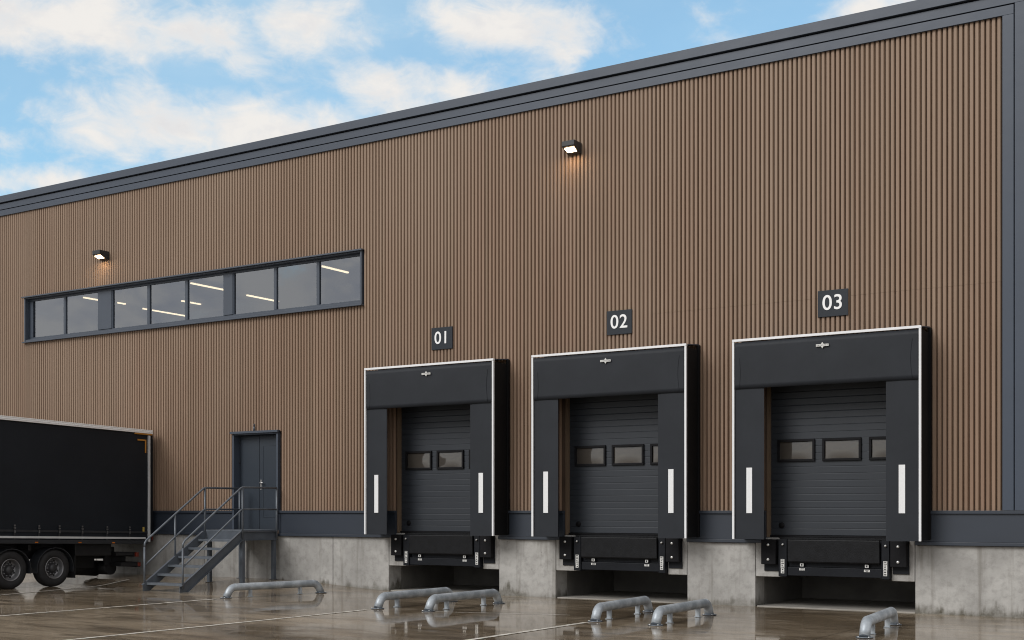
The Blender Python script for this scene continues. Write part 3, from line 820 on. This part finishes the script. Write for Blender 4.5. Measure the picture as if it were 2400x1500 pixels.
# ------------------------------------------------------------------ curtain-side trailer backed up near the wall
def make_trailer():
    XS, W, YR, YF = -23.1, 2.1, -0.20, -10.2
    xf = XS - W
    r_ = thing('semi_trailer', (XS - W / 2, -3.4, 0), 'black curtain-sided trailer with white roof rail parked with its rear near the wall', 'trailer')
    k = .024
    rk = lambda v: Vector((v.x, v.y, v.z + k * (YR - v.y)))
    def bx(m, *a): m.box(*a, f=rk); return m
    # body shell
    body = bx(MB(), xf, XS - .03, YF, YR - .03, .95, 3.46).build('body', 'curtain', r_, 0.006)
    # side curtains: gently rippled sheet
    for s, xx in ((1, XS), (-1, xf)):
        m = MB(); ny, nz = 110, 10; G = []
        for i in range(ny + 1):
            row = []
            for j in range(nz + 1):
                y = YF + .05 + (YR - .12 - YF - .05) * i / ny; z = 1.02 + (3.43 - 1.02) * j / nz
                rip = .006 * math.sin(y * 5.1) * (1 - .6 * j / nz) + .008 * math.sin(y * 1.9 + 1 + j * .3) * math.sin(math.pi * j / nz)
                row.append(m.bm.verts.new(rk(Vector((xx + s * (-.028 + .012 + rip), y, z)))))
            G.append(row)
        for i in range(ny):
            for j in range(nz): f = m.bm.faces.new((G[i][j], G[i + 1][j], G[i + 1][j + 1], G[i][j + 1])); f.smooth = True
        cu = m.build('side_curtain', 'curtain', r_)
        if s < 0: continue
        m = MB(); bx(m, XS - .002, XS + .014, YF, YR - .2, .955, 1.0); bx(m, XS - .001, XS + .008, YF, YR - .2, 1.0, 1.002)
        st = MB(); bx(st, XS - .004, XS + .016, YF, YR - .22, .985, 1.03); st.build('marking_stripe', 'post', cu)
        ps = MB(); bx(ps, XS - .010, XS + .006, YF, YR - .16, 1.12, 1.165); ps.build('curtain_hem', 'mud', cu)
        for y in (-8.9, -8.2, -7.6, -6.9, -6.3, -5.7, -5.1, -4.52, -3.93, -3.33, -2.81, -2.21, -1.53, -.89):
            b = MB(); bx(b, XS + .004, XS + .012, y - .018, y + .018, .93, 1.27); bk = b.build('strap', 'mud', cu)
            q = MB(); bx(q, XS + .013, XS + .028, y - .024, y + .024, 1.185, 1.215); bx(q, XS + .013, XS + .024, y - .017, y + .017, 1.235, 1.27); bx(q, XS + .013, XS + .022, y - .008, y + .02, 1.10, 1.16)
            q.build('buckle', 'buckle', cu)
        yl = MB(); bx(yl, XS + .002, XS + .010, -.505, -.455, 1.16, 1.265); yl.build('label', 'ylabel', cu)
        L = MB(); bx(L, XS + .004, XS + .010, -.655, -.40, 3.265, 3.30); bx(L, XS + .004, XS + .010, -.437, -.40, 2.99, 3.2645); L.build('corner_marking', 'orange', cu)
    # rails and posts
    m = MB(); bx(m, XS - .06, XS + .03, YF, YR - .02, 3.445, 3.52); bx(m, XS - .045, XS + .036, YF, YR - .021, 3.475, 3.487)
    bx(m, xf - .03, xf + .06, YF, YR - .02, 3.445, 3.52); bx(m, XS - .055, XS + .036, YF, YR - .021, 3.512, 3.528)
    m.build('roof_rail', 'alu', r_, 0.005)
    m = MB(); bx(m, xf + .06, XS - .06, YF, YR - .02, 3.46, 3.50); m.build('roof', 'post', r_)
    m = MB(); bx(m, XS - .012, XS + .026, -.74, YR - .03, 3.408, 3.444); m.build('corner_strip', 'orange', r_, 0.008)
    m = MB(); bx(m, XS - .05, XS + .022, YR - .135, YR - .085, .92, 3.40); m.build('rear_post', 'post', r_, 0.004)
    m = MB(); bx(m, XS - .08, XS + .010, YR - .08, YR - .0, .93, 3.44); bx(m, xf - .01, xf + .08, YR - .08, YR, .93, 3.44); bx(m, xf + .08, XS - .08, YR - .06, YR - .01, .93, 3.44)
    m.build('rear_door', 'black', r_, 0.008)
    m = MB(); bx(m, XS - .10, XS + .018, YF, YR - .16, .87, .954); bx(m, xf - .018, xf + .1, YF, YR - .16, .87, .954); m.build('side_rail', 'mud', r_, 0.006)
    # chassis
    m = MB()
    for xx in (XS - .65, xf + .65): bx(m, xx - .05, xx + .05, YF + .3, YR - .9, .52, .93)
    for y in (-9, -7.5, -6, -4.6, -3.4, -2.2, -1.4): bx(m, xf + .2, XS - .2, y - .04, y + .04, .72, .86)
    bx(m, XS - .6, XS - .18, -2.25, -1.25, .60, .90); bx(m, XS - 1.6, XS - .7, -2.1, -1.3, .30, .62)
    m.build('chassis', 'chassis', r_, 0.01)
    m = MB(); m.tube([(XS - .95, -2.2, .40), (XS - .95, -1.05, .30)], .17, 20); m.tube([(XS - .5, -1.0, .33), (XS - 1.2, -1.0, .33)], .16, 24)
    m.build('air_tank', 'chassis', r_)
    m = MB(); bx(m, xf + .1, XS - .12, -.66, -.58, .575, .68); bx(m, xf + .1, XS - .08, -.60, -.50, .335, .455)
    for xx in (XS - .5, xf + .5): bx(m, xx - .04, xx + .04, -1.0, -.60, .46, .62); bx(m, xx - .03, xx + .03, -1.2, -.92, .36, .80)
    bx(m, XS - .45, XS - .13, -1.15, -.661, .60, .675); bx(m, XS - .45, XS - .09, -1.05, -.601, .35, .44)
    m.build('underrun_bar', 'chassis', r_, 0.006)
    for (yy, zz, w) in ((-.60, .625, .1), (-.54, .395, .09)):
        m = MB(); bx(m, XS - .119, XS - .072, yy - .035, yy + .05, zz - w / 2, zz + w / 2); m.build('tail_light', 'redlens', r_, 0.004)
    m = MB(); m.lathe([(0, .001), (0, .06), (-.03, .075), (-.06, .075)], (XS - .05, YR + .01, 1.0), 'y', 16); m.build('tail_light', 'redlens', r_)
    for y in (-3.40, -2.28, -1.36, -5.4, -7.2):
        m = MB(); bx(m, XS + .0185, XS + .028, y - .04, y + .04, .885, .912); m.build('marker_light', 'amber', r_, 0.003)
    # wheels
    rw, wd = .405, .24
    def wheel(y, s):
        xo = XS - .07 if s > 0 else xf + .07
        c = (xo, y, rw + .001)
        def pr(p): return [(-s * h, r) for h, r in p]
        m = MB(); m.lathe(pr([(.055, .225), (.02, .235), (.006, .27), (.0, .32), (.012, .37), (.04, .398), (.075, rw), (.11, rw - .006), (.115, rw), (.165, rw), (.17, rw - .006), (.21, rw), (.245, .395), (.265, .36), (.265, .2)]), c, 'x', 56)
        w = m.build('wheel', 'tyre', r_)
        m = MB(); m.lathe(pr([(.03, .238), (.012, .234), (.012, .222), (.04, .216), (.07, .205), (.10, .198), (.13, .19), (.135, .155)]), c, 'x', 48); m.build('rim', 'rim', w)
        m = MB(); m.lathe(pr([(.12, .155), (.118, .10), (.075, .092), (.05, .085), (.03, .06), (.028, .0005)]), c, 'x', 32)
        hu = m.build('hub', 'hub', w)
        m = MB()
        for kk in range(10):
            a = 2 * math.pi * kk / 10; m.lathe(pr([(.125, .014), (.09, .014), (.09, .0005)]), (c[0], c[1] + math.cos(a) * .125, c[2] + math.sin(a) * .125), 'x', 8)
        m.build('wheel_nut', 'rim', w)
        m = MB()
        for kk in range(8):
            a = 2 * math.pi * (kk + .5) / 8; m.lathe(pr([(.128, .0005), (.128, .024), (.133, .027)]), (c[0], c[1] + math.cos(a) * .175, c[2] + math.sin(a) * .175), 'x', 10)
        m.build('vent_hole', 'chassis', w)
    for y in (-3.95, -2.86):
        wheel(y, 1); wheel(y, -1)
        m = MB(); m.tube([(XS - .35, y, rw), (xf + .35, y, rw)], .08, 12); m.build('axle', 'chassis', r_)
        for s, xx in ((1, XS - .05), (-1, xf + .05)):
            m = MB(); P = []
            for kk in range(15):
                a = R(-12 + 204 * kk / 14); P.append((y + math.cos(a) * .475, rw + math.sin(a) * .45))
            for (p, q) in zip(P, P[1:]):
                m.prism([p, q, (y + (q[0] - y) * .965, rw + (q[1] - rw) * .965), (y + (p[0] - y) * .965, rw + (p[1] - rw) * .965)], 'x', *sorted((xx, xx - s * .3)))
            mg = m.build('mudguard', 'mud', r_)
        m = MB(); yf_ = y + .50
        if y > -3: m.box(XS - .36, XS - .04, yf_ - .01, yf_ + .008, .17, .66); m.build('mud_flap', 'chassis', r_)
    m = MB()
    for xx in (XS - .45, xf + .45): MB().box(xx - .05, xx + .05, -8.05, -7.95, .03, .9).box(xx - .12, xx + .12, -8.12, -7.88, .001, .03).build('landing_leg', 'chassis', r_)
    return r_
make_trailer()
